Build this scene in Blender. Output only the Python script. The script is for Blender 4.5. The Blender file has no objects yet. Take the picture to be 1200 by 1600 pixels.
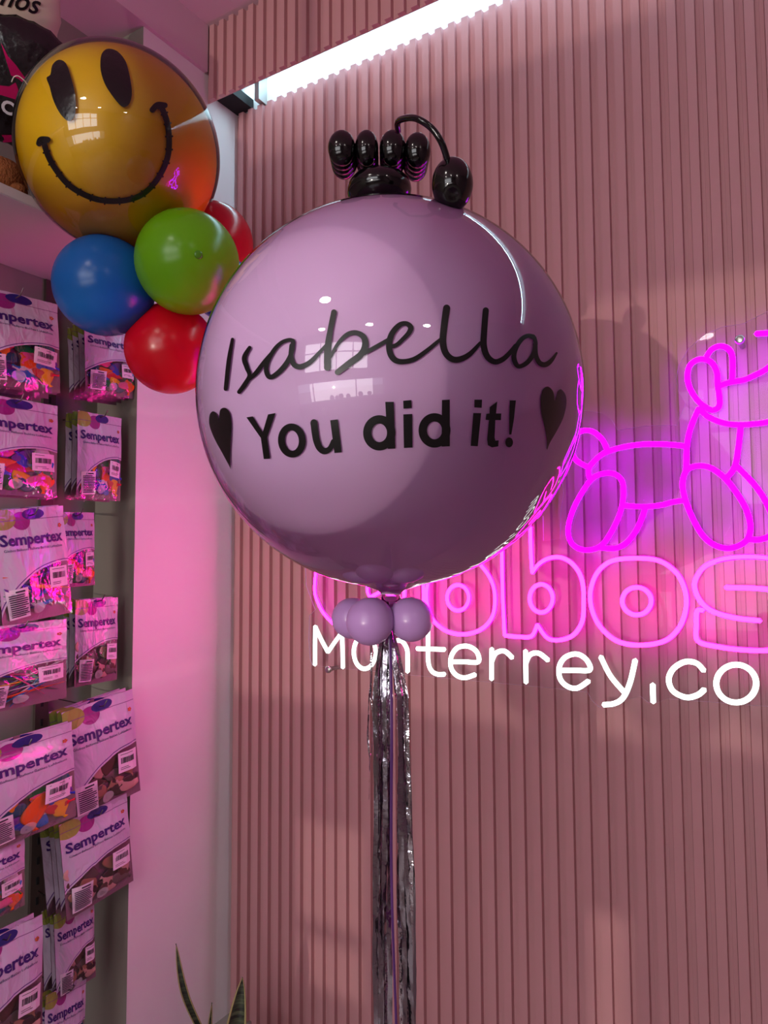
import bpy, bmesh, math, random
from mathutils import Vector, Matrix, Euler, noise
from mathutils.geometry import tessellate_polygon
random.seed(7)
S = bpy.context.scene
COL = S.collection
V = Vector

# ------------------------------------------------------------------ camera
YAW, PITCH, ROLL, FPX = math.radians(31.51), math.radians(3.85), math.radians(-0.31), 1150.0
CAM = V((0, 0, 1.5))
_f = V((-math.sin(YAW)*math.cos(PITCH), math.cos(YAW)*math.cos(PITCH), math.sin(PITCH)))
_r0 = V((math.cos(YAW), math.sin(YAW), 0)); _u0 = _r0.cross(_f)
_r = _r0*math.cos(ROLL) + _u0*math.sin(ROLL); _u = _u0*math.cos(ROLL) - _r0*math.sin(ROLL)
cd = bpy.data.cameras.new('camera'); cam = bpy.data.objects.new('camera', cd); COL.objects.link(cam)
cd.sensor_fit = 'VERTICAL'; cd.sensor_height = 24.0; cd.lens = 24.0*FPX/1600.0
cd.clip_start = 0.02; cd.clip_end = 200
cam.matrix_world = Matrix(((_r.x, _u.x, -_f.x, CAM.x), (_r.y, _u.y, -_f.y, CAM.y), (_r.z, _u.z, -_f.z, CAM.z), (0, 0, 0, 1)))
S.camera = cam

# ------------------------------------------------------------------ world, exposure, big lights
S.view_settings.view_transform = 'Standard'; S.view_settings.look = 'None'
S.view_settings.gamma = 1; S.view_settings.use_curve_mapping = False
S.view_settings.exposure = 0.0
W = bpy.data.worlds.new('world'); S.world = W; W.use_nodes = True
bgn = W.node_tree.nodes['Background']; bgn.inputs[0].default_value = (0.80, 0.86, 1.0, 1); bgn.inputs[1].default_value = 1.6

def lamp(name, kind, loc, target, power, color, **kw):
    l = bpy.data.lights.new(name, kind); l.energy = power; l.color = color
    for k, v in kw.items(): setattr(l, k, v)
    o = bpy.data.objects.new(name, l); COL.objects.link(o); o.location = loc
    o.rotation_euler = (V(target) - V(loc)).to_track_quat('-Z', 'Y').to_euler()
    return o
# LED strip hidden in the ceiling cove behind the slatted valance
lamp('cove_led_strip', 'AREA', (0.2, 1.88, 3.222), (0.2, 1.86, 3.0), 14, (0.50, 0.86, 1.0), shape='RECTANGLE', size=3.9, size_y=0.03)
# low afternoon light coming in from the street through the shop front
lamp('street_glint', 'SPOT', (-0.30, -11.0, 0.62), (-0.5, 1.9, 1.6), 1150, (1.0, 0.86, 0.74), spot_size=math.radians(34), spot_blend=0.1, shadow_soft_size=0.045)
# daylight in the shop-front opening
lamp('shop_front_daylight', 'AREA', (-0.1, -3.36, 1.22), (-0.1, 0, 1.22), 24, (0.98, 0.93, 0.92), shape='RECTANGLE', size=2.6, size_y=0.66)

lamp('transom_fill', 'AREA', (-0.3, -3.36, 2.5), (-0.3, 0, 2.4), 38, (0.98, 0.94, 0.93), shape='RECTANGLE', size=2.6, size_y=1.05)  # added fill lamp, spread over an invented transom to soften its reflections

# ------------------------------------------------------------------ helpers
def ray(x, y): return (_f + _r*((x-600)/FPX) - _u*((y-800)/FPX)).normalized()
def on_y(x, y, v): d = ray(x, y); return CAM + d*(v/d.y)
def on_x(x, y, v): d = ray(x, y); return CAM + d*(v/d.x)
def at(x, y, D): return CAM + ray(x, y)*D
def lin(c): return tuple((v/255/12.92 if v/255 <= .04045 else ((v/255+.055)/1.055)**2.4) for v in c)

def mat(name, rgb, rough=.5, metal=0, coat=0, spec=.5, sss=0, emis=None, es=0, bump=None, trans=0, alpha=1, var=0):
    m = bpy.data.materials.new(name); m.use_nodes = True
    nt = m.node_tree; b = nt.nodes['Principled BSDF']
    c = lin(rgb)
    b.inputs['Base Color'].default_value = (*c, 1); b.inputs['Roughness'].default_value = rough
    b.inputs['Metallic'].default_value = metal; b.inputs['Coat Weight'].default_value = coat
    b.inputs['Coat Roughness'].default_value = .05
    b.inputs['Specular IOR Level'].default_value = spec
    if sss: b.inputs['Subsurface Weight'].default_value = sss; b.inputs['Subsurface Scale'].default_value = .02
    if trans: b.inputs['Transmission Weight'].default_value = trans
    b.inputs['Alpha'].default_value = alpha
    if emis: b.inputs['Emission Color'].default_value = (*emis, 1); b.inputs['Emission Strength'].default_value = es
    tc = nt.nodes.new('ShaderNodeTexCoord')
    if var:
        n = nt.nodes.new('ShaderNodeTexNoise'); n.inputs['Scale'].default_value = 6; n.inputs['Detail'].default_value = 4
        nt.links.new(tc.outputs['Object'], n.inputs['Vector'])
        mx = nt.nodes.new('ShaderNodeMix'); mx.data_type = 'RGBA'
        mx.inputs['A'].default_value = (*[v*(1-var) for v in c], 1); mx.inputs['B'].default_value = (*[min(1, v*(1+var)) for v in c], 1)
        nt.links.new(n.outputs['Fac'], mx.inputs['Factor']); nt.links.new(mx.outputs['Result'], b.inputs['Base Color'])
    if bump:
        sc, st, dist = bump
        n = nt.nodes.new('ShaderNodeTexNoise'); n.inputs['Scale'].default_value = sc; n.inputs['Detail'].default_value = 3
        nt.links.new(tc.outputs['Object'], n.inputs['Vector'])
        bn = nt.nodes.new('ShaderNodeBump'); bn.inputs['Strength'].default_value = st; bn.inputs['Distance'].default_value = dist
        nt.links.new(n.outputs['Fac'], bn.inputs['Height']); nt.links.new(bn.outputs['Normal'], b.inputs['Normal'])
    return m

def clear_mat(name, ior=1.45, rough=.03, tint=(1, 1, 1), boost=0.0, haze=0.0, bump=None):
    m = bpy.data.materials.new(name); m.use_nodes = True; nt = m.node_tree
    for n in list(nt.nodes): nt.nodes.remove(n)
    o = nt.nodes.new('ShaderNodeOutputMaterial'); t = nt.nodes.new('ShaderNodeBsdfTransparent'); t.inputs[0].default_value = (*tint, 1)
    g = nt.nodes.new('ShaderNodeBsdfGlossy'); g.inputs['Roughness'].default_value = rough
    fr = nt.nodes.new('ShaderNodeFresnel'); fr.inputs['IOR'].default_value = ior
    fac = nt.nodes.new('ShaderNodeMath'); fac.operation = 'ADD'; fac.use_clamp = True; fac.inputs[1].default_value = boost
    nt.links.new(fr.outputs[0], fac.inputs[0])
    mx = nt.nodes.new('ShaderNodeMixShader'); nt.links.new(fac.outputs[0], mx.inputs[0])
    src = t
    if haze:
        d = nt.nodes.new('ShaderNodeBsdfDiffuse'); d.inputs[0].default_value = (.9, .88, .9, 1)
        mh = nt.nodes.new('ShaderNodeMixShader'); mh.inputs[0].default_value = haze
        nt.links.new(t.outputs[0], mh.inputs[1]); nt.links.new(d.outputs[0], mh.inputs[2]); src = mh
    nt.links.new(src.outputs[0], mx.inputs[1]); nt.links.new(g.outputs[0], mx.inputs[2])
    if bump:
        tc = nt.nodes.new('ShaderNodeTexCoord'); mp = nt.nodes.new('ShaderNodeMapping'); mp.inputs['Scale'].default_value = bump[3]
        n = nt.nodes.new('ShaderNodeTexNoise'); n.inputs['Scale'].default_value = bump[0]; n.inputs['Detail'].default_value = 2
        bn = nt.nodes.new('ShaderNodeBump'); bn.inputs['Strength'].default_value = bump[1]; bn.inputs['Distance'].default_value = bump[2]
        nt.links.new(tc.outputs['Object'], mp.inputs['Vector']); nt.links.new(mp.outputs['Vector'], n.inputs['Vector'])
        nt.links.new(n.outputs['Fac'], bn.inputs['Height']); nt.links.new(bn.outputs[0], g.inputs['Normal']); nt.links.new(bn.outputs[0], fr.inputs['Normal'])
    nt.links.new(mx.outputs[0], o.inputs[0])
    return m

def emit_mat(name, rgb, strength):
    m = bpy.data.materials.new(name); m.use_nodes = True; nt = m.node_tree
    for n in list(nt.nodes): nt.nodes.remove(n)
    o = nt.nodes.new('ShaderNodeOutputMaterial'); e = nt.nodes.new('ShaderNodeEmission')
    e.inputs[0].default_value = (*rgb, 1); e.inputs[1].default_value = strength
    nt.links.new(e.outputs[0], o.inputs[0]); return m

def obj(name, bm, m, parent=None, loc=None, smooth=True):
    me = bpy.data.meshes.new(name); bmesh.ops.recalc_face_normals(bm, faces=bm.faces); bm.to_mesh(me); bm.free()
    for mm in (m if isinstance(m, (list, tuple)) else [m]): me.materials.append(mm)
    if smooth: me.polygons.foreach_set('use_smooth', [True]*len(me.polygons))
    o = bpy.data.objects.new(name, me); COL.objects.link(o)
    if parent: o.parent = parent
    if loc is not None: o.location = loc
    return o
def tag(o, label, cat, group=None):
    o['label'] = label; o['category'] = cat
    if group: o['group'] = group
    return o
def thing(name, label, cat, loc=(0, 0, 0), rot=(0, 0, 0), group=None):
    o = bpy.data.objects.new(name, None); COL.objects.link(o); o.location = loc; o.rotation_euler = rot
    o.empty_display_size = .05
    return tag(o, label, cat, group)
def struct(name, bm, m, smooth=False):
    o = obj(name, bm, m, smooth=smooth); o['kind'] = 'structure'; return o
def copy_tree(o, parent=None):
    c = o.copy(); COL.objects.link(c)
    if parent: c.parent = parent
    for ch in list(o.children): copy_tree(ch, c)
    return c

def box(bm, x0, x1, y0, y1, z0, z1, mi=0):
    vs = [bm.verts.new((x, y, z)) for z in (z0, z1) for y in (y0, y1) for x in (x0, x1)]
    for f in ((0, 2, 3, 1), (4, 5, 7, 6), (0, 1, 5, 4), (2, 6, 7, 3), (0, 4, 6, 2), (1, 3, 7, 5)):
        fc = bm.faces.new([vs[i] for i in f]); fc.material_index = mi
    return bm
def boxbm(*a): return box(bmesh.new(), *a)
def lathe(prof, seg=40, axis='Z'):
    bm = bmesh.new(); rings = []
    for (rr, z) in prof:
        if rr < 1e-6: rings.append([bm.verts.new((0, 0, z))])
        else: rings.append([bm.verts.new((rr*math.cos(2*math.pi*i/seg), rr*math.sin(2*math.pi*i/seg), z)) for i in range(seg)])
    for a, b in zip(rings, rings[1:]):
        for i in range(seg):
            j = (i+1) % seg
            if len(a) == 1 and len(b) == 1: continue
            if len(a) == 1: bm.faces.new((a[0], b[i], b[j]))
            elif len(b) == 1: bm.faces.new((a[i], a[j], b[0]))
            else: bm.faces.new((a[i], a[j], b[j], b[i]))
    return bm
def catmull(P, n=6, closed=False):
    P = [tuple(p) for p in P]; out = []; N = len(P)
    if N < 3: 
        return [tuple(P[0][k]+(P[1][k]-P[0][k])*t/n for k in range(len(P[0]))) for t in range(n+1)]
    rng = range(N) if closed else range(N-1)
    for i in rng:
        if closed: a, b, c, d = P[(i-1) % N], P[i], P[(i+1) % N], P[(i+2) % N]
        else: a, b, c, d = P[max(i-1, 0)], P[i], P[i+1], P[min(i+2, N-1)]
        for s in range(n):
            t = s/n
            out.append(tuple(.5*((2*b[k]) + (-a[k]+c[k])*t + (2*a[k]-5*b[k]+4*c[k]-d[k])*t*t + (-a[k]+3*b[k]-3*c[k]+d[k])*t**3) for k in range(len(b))))
    if not closed: out.append(P[-1])
    return out
def tube(bm, pts, rad, seg=8, closed=False, mi=0):
    pts = [V(p) for p in pts]; N = len(pts); rings = []
    R = rad if callable(rad) else (lambda t: rad)
    prev = None
    for i, p in enumerate(pts):
        a = pts[(i-1) % N] if closed else pts[max(i-1, 0)]; b = pts[(i+1) % N] if closed else pts[min(i+1, N-1)]
        t = (b-a).normalized()
        if prev is None:
            n = t.orthogonal().normalized()
        else:
            n = (prev - t*prev.dot(t)); n = n.normalized() if n.length > 1e-6 else t.orthogonal().normalized()
        prev = n; bn = t.cross(n); rr = R(i/max(1, N-1))
        rings.append([bm.verts.new(p + (n*math.cos(2*math.pi*k/seg) + bn*math.sin(2*math.pi*k/seg))*rr) for k in range(seg)])
    M = N if closed else N-1
    for i in range(M):
        A, B = rings[i], rings[(i+1) % N]
        off = 0
        if closed and i == N-1:
            off = min(range(seg), key=lambda k: (A[0].co-B[k].co).length)
        for k in range(seg):
            f = bm.faces.new((A[k], A[(k+1) % seg], B[(k+1+off) % seg], B[(k+off) % seg])); f.material_index = mi
    if not closed:
        for ring, s, p in ((rings[0], 0, pts[0]), (rings[-1], 1, pts[-1])):
            d = (pts[0]-pts[1]).normalized() if s == 0 else (pts[-1]-pts[-2]).normalized()
            c = bm.verts.new(p + d*R(s)*.7)
            for k in range(seg): f = bm.faces.new((ring[k], ring[(k+1) % seg], c)); f.material_index = mi
    return bm
def ellipsoid(bm, c, rx, ry, rz, seg=24, rot=None, mi=0):
    g = bmesh.ops.create_uvsphere(bm, u_segments=seg, v_segments=max(8, seg//2+2), radius=1)
    M = Matrix.Translation(V(c)) @ (rot.to_4x4() if rot else Matrix()) @ Matrix.Diagonal((rx, ry, rz, 1))
    bmesh.ops.transform(bm, matrix=M, verts=g['verts'])
    for v in g['verts']:
        for f in v.link_faces: f.material_index = mi
    return g['verts']
def sphere_hit(x, y, C, R):
    d = ray(x, y); oc = CAM - C; b = oc.dot(d); q = oc.dot(oc) - R*R; disc = b*b - q
    t = -b - math.sqrt(max(disc, 0)); return CAM + d*t
# flat outline -> fine triangles -> wrapped on a ball
def wrap_poly(bm, poly, C, R, maxlen=9):
    b2 = bmesh.new(); vs = [b2.verts.new((x, y, 0)) for x, y in poly]; f = b2.faces.new(vs); f.normal_update()
    if f.normal.z < 0: f.normal_flip()
    bmesh.ops.triangulate(b2, faces=[f], ngon_method='EAR_CLIP')
    for _ in range(6):
        es = [e for e in b2.edges if e.calc_length() > maxlen]
        if not es: break
        bmesh.ops.subdivide_edges(b2, edges=es, cuts=1); b2.normal_update()
        bmesh.ops.triangulate(b2, faces=[f for f in b2.faces if len(f.verts) > 3])
    mp = {v: bm.verts.new(sphere_hit(v.co.x, v.co.y, C, R)) for v in b2.verts}
    for f in b2.faces: bm.faces.new([mp[v] for v in f.verts])
    b2.free()
def wrap_ribbon(bm, pts, C, R, closed=False, caps=True, n=6):
    # pts: (x, y, width) in the traced drawing
    P = catmull(pts, n, closed); N = len(P); rows = []
    for i, (x, y, w) in enumerate(P):
        a = P[(i-1) % N] if closed else P[max(i-1, 0)]; b = P[(i+1) % N] if closed else P[min(i+1, N-1)]
        tx, ty = b[0]-a[0], b[1]-a[1]; L = math.hypot(tx, ty) or 1; nx, ny = -ty/L, tx/L
        rows.append([bm.verts.new(sphere_hit(x+nx*w*s, y+ny*w*s, C, R)) for s in (-.5, -.17, .17, .5)])
    for i in range(N if closed else N-1):
        A, B = rows[i], rows[(i+1) % N]
        for k in range(3): bm.faces.new((A[k], A[k+1], B[k+1], B[k]))
    if caps and not closed:
        for (x, y, w) in (P[0], P[-1]):
            poly = [(x+w*.5*math.cos(2*math.pi*k/14), y+w*.5*math.sin(2*math.pi*k/14)) for k in range(14)]
            bm.faces.new([bm.verts.new(sphere_hit(px, py, C, R*1.0003)) for px, py in poly])

# ------------------------------------------------------------------ materials
M = {}
M['slat'] = mat('pink_slat', (192, 141, 144), .55, spec=.35, var=.05)
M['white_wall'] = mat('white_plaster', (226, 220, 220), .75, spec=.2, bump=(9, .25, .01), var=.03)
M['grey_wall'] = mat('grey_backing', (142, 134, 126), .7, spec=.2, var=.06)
M['ceiling'] = mat('ceiling_paint', (208, 178, 190), .85, spec=.15, var=.02)
M['dark'] = mat('hollow_shade', (28, 24, 28), .8)
M['metal'] = mat('brushed_steel', (190, 190, 188), .28, metal=1)
M['floor'] = mat('floor_tile', (150, 140, 134), .35, var=.08)
M['room_wall'] = mat('shop_wall', (150, 122, 132), .8, var=.05)
M['pavement'] = mat('pavement', (190, 180, 168), .9, var=.1)
M['clear'] = clear_mat('clear_bubble', 1.45, .02, (.99, .985, .99), .035)
def latex(m, k=.35):
    # thin rubber lets part of the light through
    nt = m.node_tree; p = nt.nodes['Principled BSDF']; o = nt.nodes['Material Output']
    t = nt.nodes.new('ShaderNodeBsdfTranslucent'); t.inputs[0].default_value = p.inputs['Base Color'].default_value
    mx = nt.nodes.new('ShaderNodeMixShader'); mx.inputs[0].default_value = k
    nt.links.new(p.outputs[0], mx.inputs[1]); nt.links.new(t.outputs[0], mx.inputs[2]); nt.links.new(mx.outputs[0], o.inputs[0]); return m
M['lilac'] = mat('lilac_latex', (230, 194, 234), .42, spec=.35, sss=.0)
latex(M['lilac'], .22)
M['lilac_small'] = mat('lilac_latex_small', (186, 142, 202), .26, spec=.45)
M['black'] = mat('black_vinyl', (8, 6, 9), .35, spec=.4)
M['black_latex'] = mat('black_latex', (6, 5, 6), .12, spec=.55)
M['shelf'] = mat('white_melamine', (214, 204, 208), .45)

# ================================================================== STRUCTURE
XL, XP, YC, YW = -1.787, -1.973, 1.487, 1.90        # column face, backing, column corner, rib fronts
ZC = 3.345
PER = 0.023196*1.9; X0 = -0.91962*1.9
def slat_panel(bm, y, x0, x1, z0, z1, depth=.0145, thick=.018):
    # ribbed profile extruded in z
    prof = []
    i = math.floor((x0-X0)/PER)
    while X0 + i*PER < x1 + PER:
        xr = X0 + i*PER
        for px, py in ((xr-.0235, depth), (xr-.0215, .0), (xr, .0), (xr+.0012, depth), (xr+.010, depth), (xr+.0105, depth-.0015), (xr+.0198, depth-.0015)):
            if x0 <= px <= x1: prof.append((px, y+py))
        i += 1
    prof = [(x0, y+depth)] + prof + [(x1, y+depth)]
    lo = [bm.verts.new((a, b, z0)) for a, b in prof]; hi = [bm.verts.new((a, b, z1)) for a, b in prof]
    for k in range(len(prof)-1): bm.faces.new((lo[k], lo[k+1], hi[k+1], hi[k]))
    bk = [bm.verts.new(p) for p in ((x0, y+thick, z0), (x1, y+thick, z0), (x1, y+thick, z1), (x0, y+thick, z1))]
    bm.faces.new((bk[0], bk[1], bk[2], bk[3]))
    bm.faces.new(lo + [bk[1], bk[0]]); bm.faces.new(hi + [bk[2], bk[3]])
    bm.faces.new((lo[0], hi[0], bk[3], bk[0])); bm.faces.new((lo[-1], hi[-1], bk[2], bk[1]))
    return bm
struct('wall_back', slat_panel(bmesh.new(), YW, XL, 2.6, 0, 3.11), M['slat'])
struct('trim_1', slat_panel(bmesh.new(), 1.752, XL, 2.6, 3.08, ZC), M['slat'])            # slatted valance hiding the cove
struct('wall_behind', boxbm(-2.4, 2.75, YW+.019, YW+.12, 0, 3.6), M['white_wall'])         # plaster above the slats
# column with plaster faces
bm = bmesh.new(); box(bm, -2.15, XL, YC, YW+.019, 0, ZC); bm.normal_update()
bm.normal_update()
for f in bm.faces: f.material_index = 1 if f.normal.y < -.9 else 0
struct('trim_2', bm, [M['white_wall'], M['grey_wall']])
struct('wall_left', boxbm(-2.15, XP, -3.2, YC, 0, ZC), M['grey_wall'])
# beam over the shelves, proud of the column
struct('trim_3', boxbm(XP, XL+.015, -3.2, 1.75, 3.18, ZC), M['ceiling'])
struct('trim_4', boxbm(XL, XL+.075, 1.80, YW+.015, 3.115, 3.15), M['dark'])               # solid dark block painted as shade in the cove's hollow end
struct('trim_5', boxbm(XL+.115, XL+.135, 1.875, YW+.018, 3.112, 3.34), M['metal'])        # metal stud in the cove
struct('ceiling', boxbm(-2.4, 2.75, -3.4, 1.95, ZC, ZC+.08), M['ceiling'])
struct('floor', boxbm(-2.4, 2.75, -3.4, 1.95, -.08, 0), M['floor'])
struct('wall_right', boxbm(2.6, 2.75, -3.2, 1.95, 0, ZC), M['room_wall'])
# shop front behind the camera: sill, band above and low slots invented to shape the light
bm = bmesh.new()
box(bm, -2.4, -1.95, -3.4, -3.2, 0, ZC); box(bm, 1.7, 2.75, -3.4, -3.2, 0, ZC); box(bm, -1.95, 1.7, -3.4, -3.2, 1.575, 1.97); box(bm, -1.95, 1.7, -3.4, -3.2, 3.03, ZC); box(bm, -1.95, -1.6, -3.4, -3.2, 1.97, 3.03); box(bm, 1.0, 1.7, -3.4, -3.2, 1.97, 3.03)
box(bm, -1.95, -1.02, -3.4, -3.2, 0, .86); box(bm, -1.02, -.86, -3.4, -3.2, 0, .36); box(bm, -1.02, -.86, -3.4, -3.2, .45, .48); box(bm, -1.02, -.86, -3.4, -3.2, .66, .86); box(bm, -.86, -.46, -3.4, -3.2, 0, .86); box(bm, -.40, 1.7, -3.4, -3.2, 0, .86); box(bm, -.46, -.40, -3.4, -3.2, .62, .86)
struct('wall_front', bm, M['room_wall'])
bm = bmesh.new()
box(bm, -1.95, 1.7, -3.33, -3.27, .86, .88); box(bm, .45, .49, -3.33, -3.27, .88, 1.575); box(bm, -1.27, -1.23, -3.33, -3.27, .88, 1.575); box(bm, -.78, 1.7, -3.33, -3.27, 1.555, 1.575)
struct('window_1', bm, M['metal'])
bm = bmesh.new()
for x in (-1.6, -.95, -.3, .35, .96): box(bm, x, x+.04, -3.33, -3.27, 1.97, 3.03)
box(bm, -1.6, 1.0, -3.33, -3.27, 2.62, 2.66)
struct('added_transom', bm, M['metal'])  # unseen transom bars, added to give the upper fill lamp an opening
struct('ground_outside', boxbm(-9, 9, -16, -3.4, -.12, -.05), M['pavement'])

# ceiling downlights (their reflections show on the balloons)
M['lampglow'] = emit_mat('downlight_glow', (1.0, .93, .86), 62)
M['lampring'] = mat('white_ring', (235, 232, 228), .4)
spots = [(-.79, -1.14, 'over the lilac balloon side of the shop'), (2.2, -1.32, 'nearest the right wall'), (.65, -2.3, 'nearest the shop front'), (-.9, -2.75, 'at the left of the shop front')]
for k, (x, y, w) in enumerate(spots):
    t = thing('ceiling_downlight', 'round white recessed downlight in the ceiling '+w, 'ceiling light', (x, y, ZC), group='recessed ceiling downlights')
    obj('trim_ring', lathe([(.121, -.001), (.123, -.006), (.137, -.007), (.143, -.001)], 32), M['lampring'], t)
    bm = bmesh.new(); bmesh.ops.create_circle(bm, cap_ends=True, radius=.12, segments=32)
    bmesh.ops.translate(bm, verts=bm.verts, vec=(0, 0, -.003)); obj('diffuser', bm, M['lampglow'], t)

# unseen balloons added on the shop-front sill to cast rounded shadows
M['display'] = mat('plum_latex', (90, 50, 80), .3)
for k, (x, r_) in enumerate([(-.52, .09), (-.33, .075), (-.16, .10), (.12, .085), (.62, .10), (1.0, .09)]):
    b_ = obj('shadow_balloon', lathe([(r_*math.sin(math.pi*i/24), -r_*math.cos(math.pi*i/24)) for i in range(25)], 32), M['display'], None, (x, -3.24, .882+r_))
    tag(b_, 'unseen plum balloon added on the shop-front sill to cast a rounded shadow', 'balloon', 'added shadow-casting balloons on the shop-front sill')

# ================================================================== SHELF
sh = boxbm(XP+.001, -1.59, -1.2, YC-.002, 2.342, 2.368)
bmesh.ops.bevel(sh, geom=list(sh.edges), offset=.002, segments=2, affect='EDGES')
tag(obj('wall_shelf', sh, M['shelf'], smooth=False), 'long pale shelf board above the hanging balloon packs', 'shelf')
up = on_x(78, 460, XP)
bm = boxbm(XP+.0005, XP+.012, up.y-.02, up.y+.02, .02, 2.34)
for k in range(40): box(bm, XP+.011, XP+.0135, up.y-.004, up.y+.004, .1+k*.055, .12+k*.055, 1)
tag(obj('shelf_upright', bm, [mat('dark_rail', (92, 78, 74), .45, metal=.5), M['dark']], smooth=False), 'dark vertical slotted rail on the backing under the shelf', 'shelf rail')

# ================================================================== NEON SIGN
YN = 1.845      # tube centres
M['neon_violet'] = emit_mat('violet_neon', (.56, .0002, 1.0), 24)
M['neon_violet_side'] = emit_mat('violet_neon_sleeve', (.42, .0002, 1.0), 13.5)
M['neon_pink'] = emit_mat('pink_neon', (1.0, .0034, .27), 62)
M['neon_pink_side'] = emit_mat('pink_neon_sleeve', (1.0, .0003, .85), 10.5)
M['neon_white'] = emit_mat('white_neon', (.88, 1.0, .92), 5)
M['neon_white_side'] = emit_mat('white_neon_sleeve', (.88, 1.0, .92), 1.5)
M['acrylic'] = clear_mat('clear_acrylic', 1.2, .02, (.97, .95, .98), 0.0)
M['acryl_edge'] = mat('acrylic_edge', (245, 215, 248), .4, alpha=.9)
sign = thing('neon_sign', 'clear acrylic neon sign, violet balloon dog over glowing pink and white letters, on slats', 'neon sign', (-.6, YW, 1.18))
def sp(p): return V(p) - V(sign.location)
A1 = lambda x, y: (880+x/3.75, 520+y/3.75)
B1 = lambda x, y: (860+x/2.5, 480+y/2.5)
C1 = lambda x, y: (460+x/3, 860+y/3)
I1 = lambda x, y: (x, y)
m_side = {'violet_neon': 'neon_violet_side', 'pink_neon': 'neon_pink_side', 'white_neon': 'neon_white_side'}
def neon(name, T, strokes, m, rad, label=None):
    bm = bmesh.new()
    for s in strokes:
        closed = s[0] == 'c'; pts = s[1:] if closed or s[0] == 'o' else s
        px = [T(*p) for p in pts]
        px = catmull(px, 6, closed)
        tube(bm, [sp(on_y(x, y, YN)) for x, y in px], rad, 10, closed)
    bm.normal_update(); bmesh.ops.recalc_face_normals(bm, faces=bm.faces)
    for f in bm.faces: f.material_index = 0 if f.normal.y < -.35 else 1     # opaque sleeve: the flex shines mostly forward
    o = obj(name, bm, [m, M[m_side[m.name]]], sign)
    if label: o['label'] = label
    return o
def ell(cx, cy, rx, ry, n=14): return ['c'] + [(cx+rx*math.cos(2*math.pi*k/n), cy+ry*math.sin(2*math.pi*k/n)) for k in range(n)]
dv, dr = M['neon_violet'], .0062
neon('dog_tail', A1, [[(262, 695), (235, 635), (195, 592), (150, 572), (105, 578), (60, 610), (45, 670), (75, 745), (150, 790)]], dv, dr)
neon('dog_body', A1, [[(153, 850), (152, 790), (210, 725), (262, 695), (350, 670), (450, 655), (540, 652), (640, 656), (722, 665)], [(345, 1010), (420, 1017), (500, 1018), (580, 1008), (640, 992), (700, 982)]], dv, dr)
neon('dog_hind_leg', A1, [['c', (155, 870), (200, 835), (260, 822), (310, 832), (345, 870), (353, 930), (345, 1010), (320, 1090), (280, 1170), (235, 1235), (180, 1268), (110, 1270), (55, 1240), (30, 1180), (35, 1110), (65, 1020), (105, 945)]], dv, dr)
neon('dog_hind_leg', A1, [[(480, 1030), (455, 1100), (420, 1170), (370, 1230), (310, 1262), (240, 1262), (205, 1255)]], dv, dr)
neon('dog_front_leg', A1, [['c', (720, 810), (760, 785), (820, 780), (880, 800), (950, 855), (1010, 930), (1060, 1010), (1090, 1090), (1095, 1160), (1070, 1220), (1010, 1255), (950, 1262), (880, 1240), (820, 1190), (770, 1110), (730, 1020), (705, 940), (700, 870)]], dv, dr)
neon('dog_front_leg', A1, [[(1008, 775), (1060, 825), (1120, 890), (1170, 960), (1220, 1060), (1240, 1140), (1210, 1190), (1150, 1212), (1090, 1210)]], dv, dr)
neon('dog_neck', A1, [[(797, 440), (760, 520), (735, 600), (724, 680), (722, 760), (718, 805)], [(1040, 540), (1032, 620), (1022, 700), (1008, 775), (985, 818), (955, 850)]], dv, dr)
neon('dog_head', A1, [[(800, 445), (850, 492), (930, 525), (1010, 538), (1100, 535), (1200, 522), (1320, 490), (1420, 430), (1470, 330), (1440, 250), (1360, 200), (1290, 185)], [(915, 310), (985, 288), (1060, 275), (1130, 245), (1200, 205), (1290, 120), (1330, 40), (1290, 0)], [(1130, 6), (1200, 2), (1290, 0)]], dv, dr)
neon('dog_ear', A1, [['c', (825, 155), (870, 175), (900, 230), (905, 310), (915, 380), (910, 435), (870, 452), (830, 432), (790, 400), (750, 340), (728, 270), (738, 200), (778, 162)]], dv, dr)
neon('dog_ear', A1, [[(840, 140), (870, 98), (920, 78), (968, 95), (990, 140), (992, 220), (988, 288)]], dv, dr)
lp, lr = M['neon_pink'], .0055
neon('neon_letter', I1, [['c', (580, 822), (530, 835), (500, 872), (492, 918), (498, 943), (510, 963), (530, 980), (560, 990), (600, 990), (625, 975), (628, 945), (600, 925), (575, 925)]], lp, lr)
neon('neon_letter', I1, [['c', (632, 822), (660, 824), (662, 900), (660, 980), (640, 990), (632, 975), (632, 900)]], lp, lr)
neon('neon_letter', I1, [['c', (715, 868), (740, 873), (760, 893), (771, 915), (774, 940), (769, 965), (753, 983), (727, 991), (700, 987), (678, 970), (668, 945), (668, 915), (680, 885)], ell(716, 934, 17, 20)], lp, lr)
neon('neon_letter', I1, [[(832, 895), (842, 882), (857, 873), (875, 871), (892, 879), (905, 895), (911, 915), (912, 940), (910, 970), (896, 992), (873, 1000), (855, 996), (840, 976)], [(840, 976), (831, 994), (810, 995), (789, 993)], [(789, 993), (786, 930), (785, 877), (784, 822)], [(784, 822), (805, 820), (829, 824)], [(829, 824), (830, 860), (832, 895)], ell(846, 935, 18, 22)], lp, lr)
neon('neon_letter', B1, [['c', (345, 980), (430, 992), (495, 1040), (528, 1110), (530, 1180), (505, 1250), (450, 1302), (360, 1320), (270, 1308), (205, 1260), (165, 1190), (157, 1110), (185, 1035), (245, 990)], ell(338, 1148, 57, 54)], lp, lr)
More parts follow.
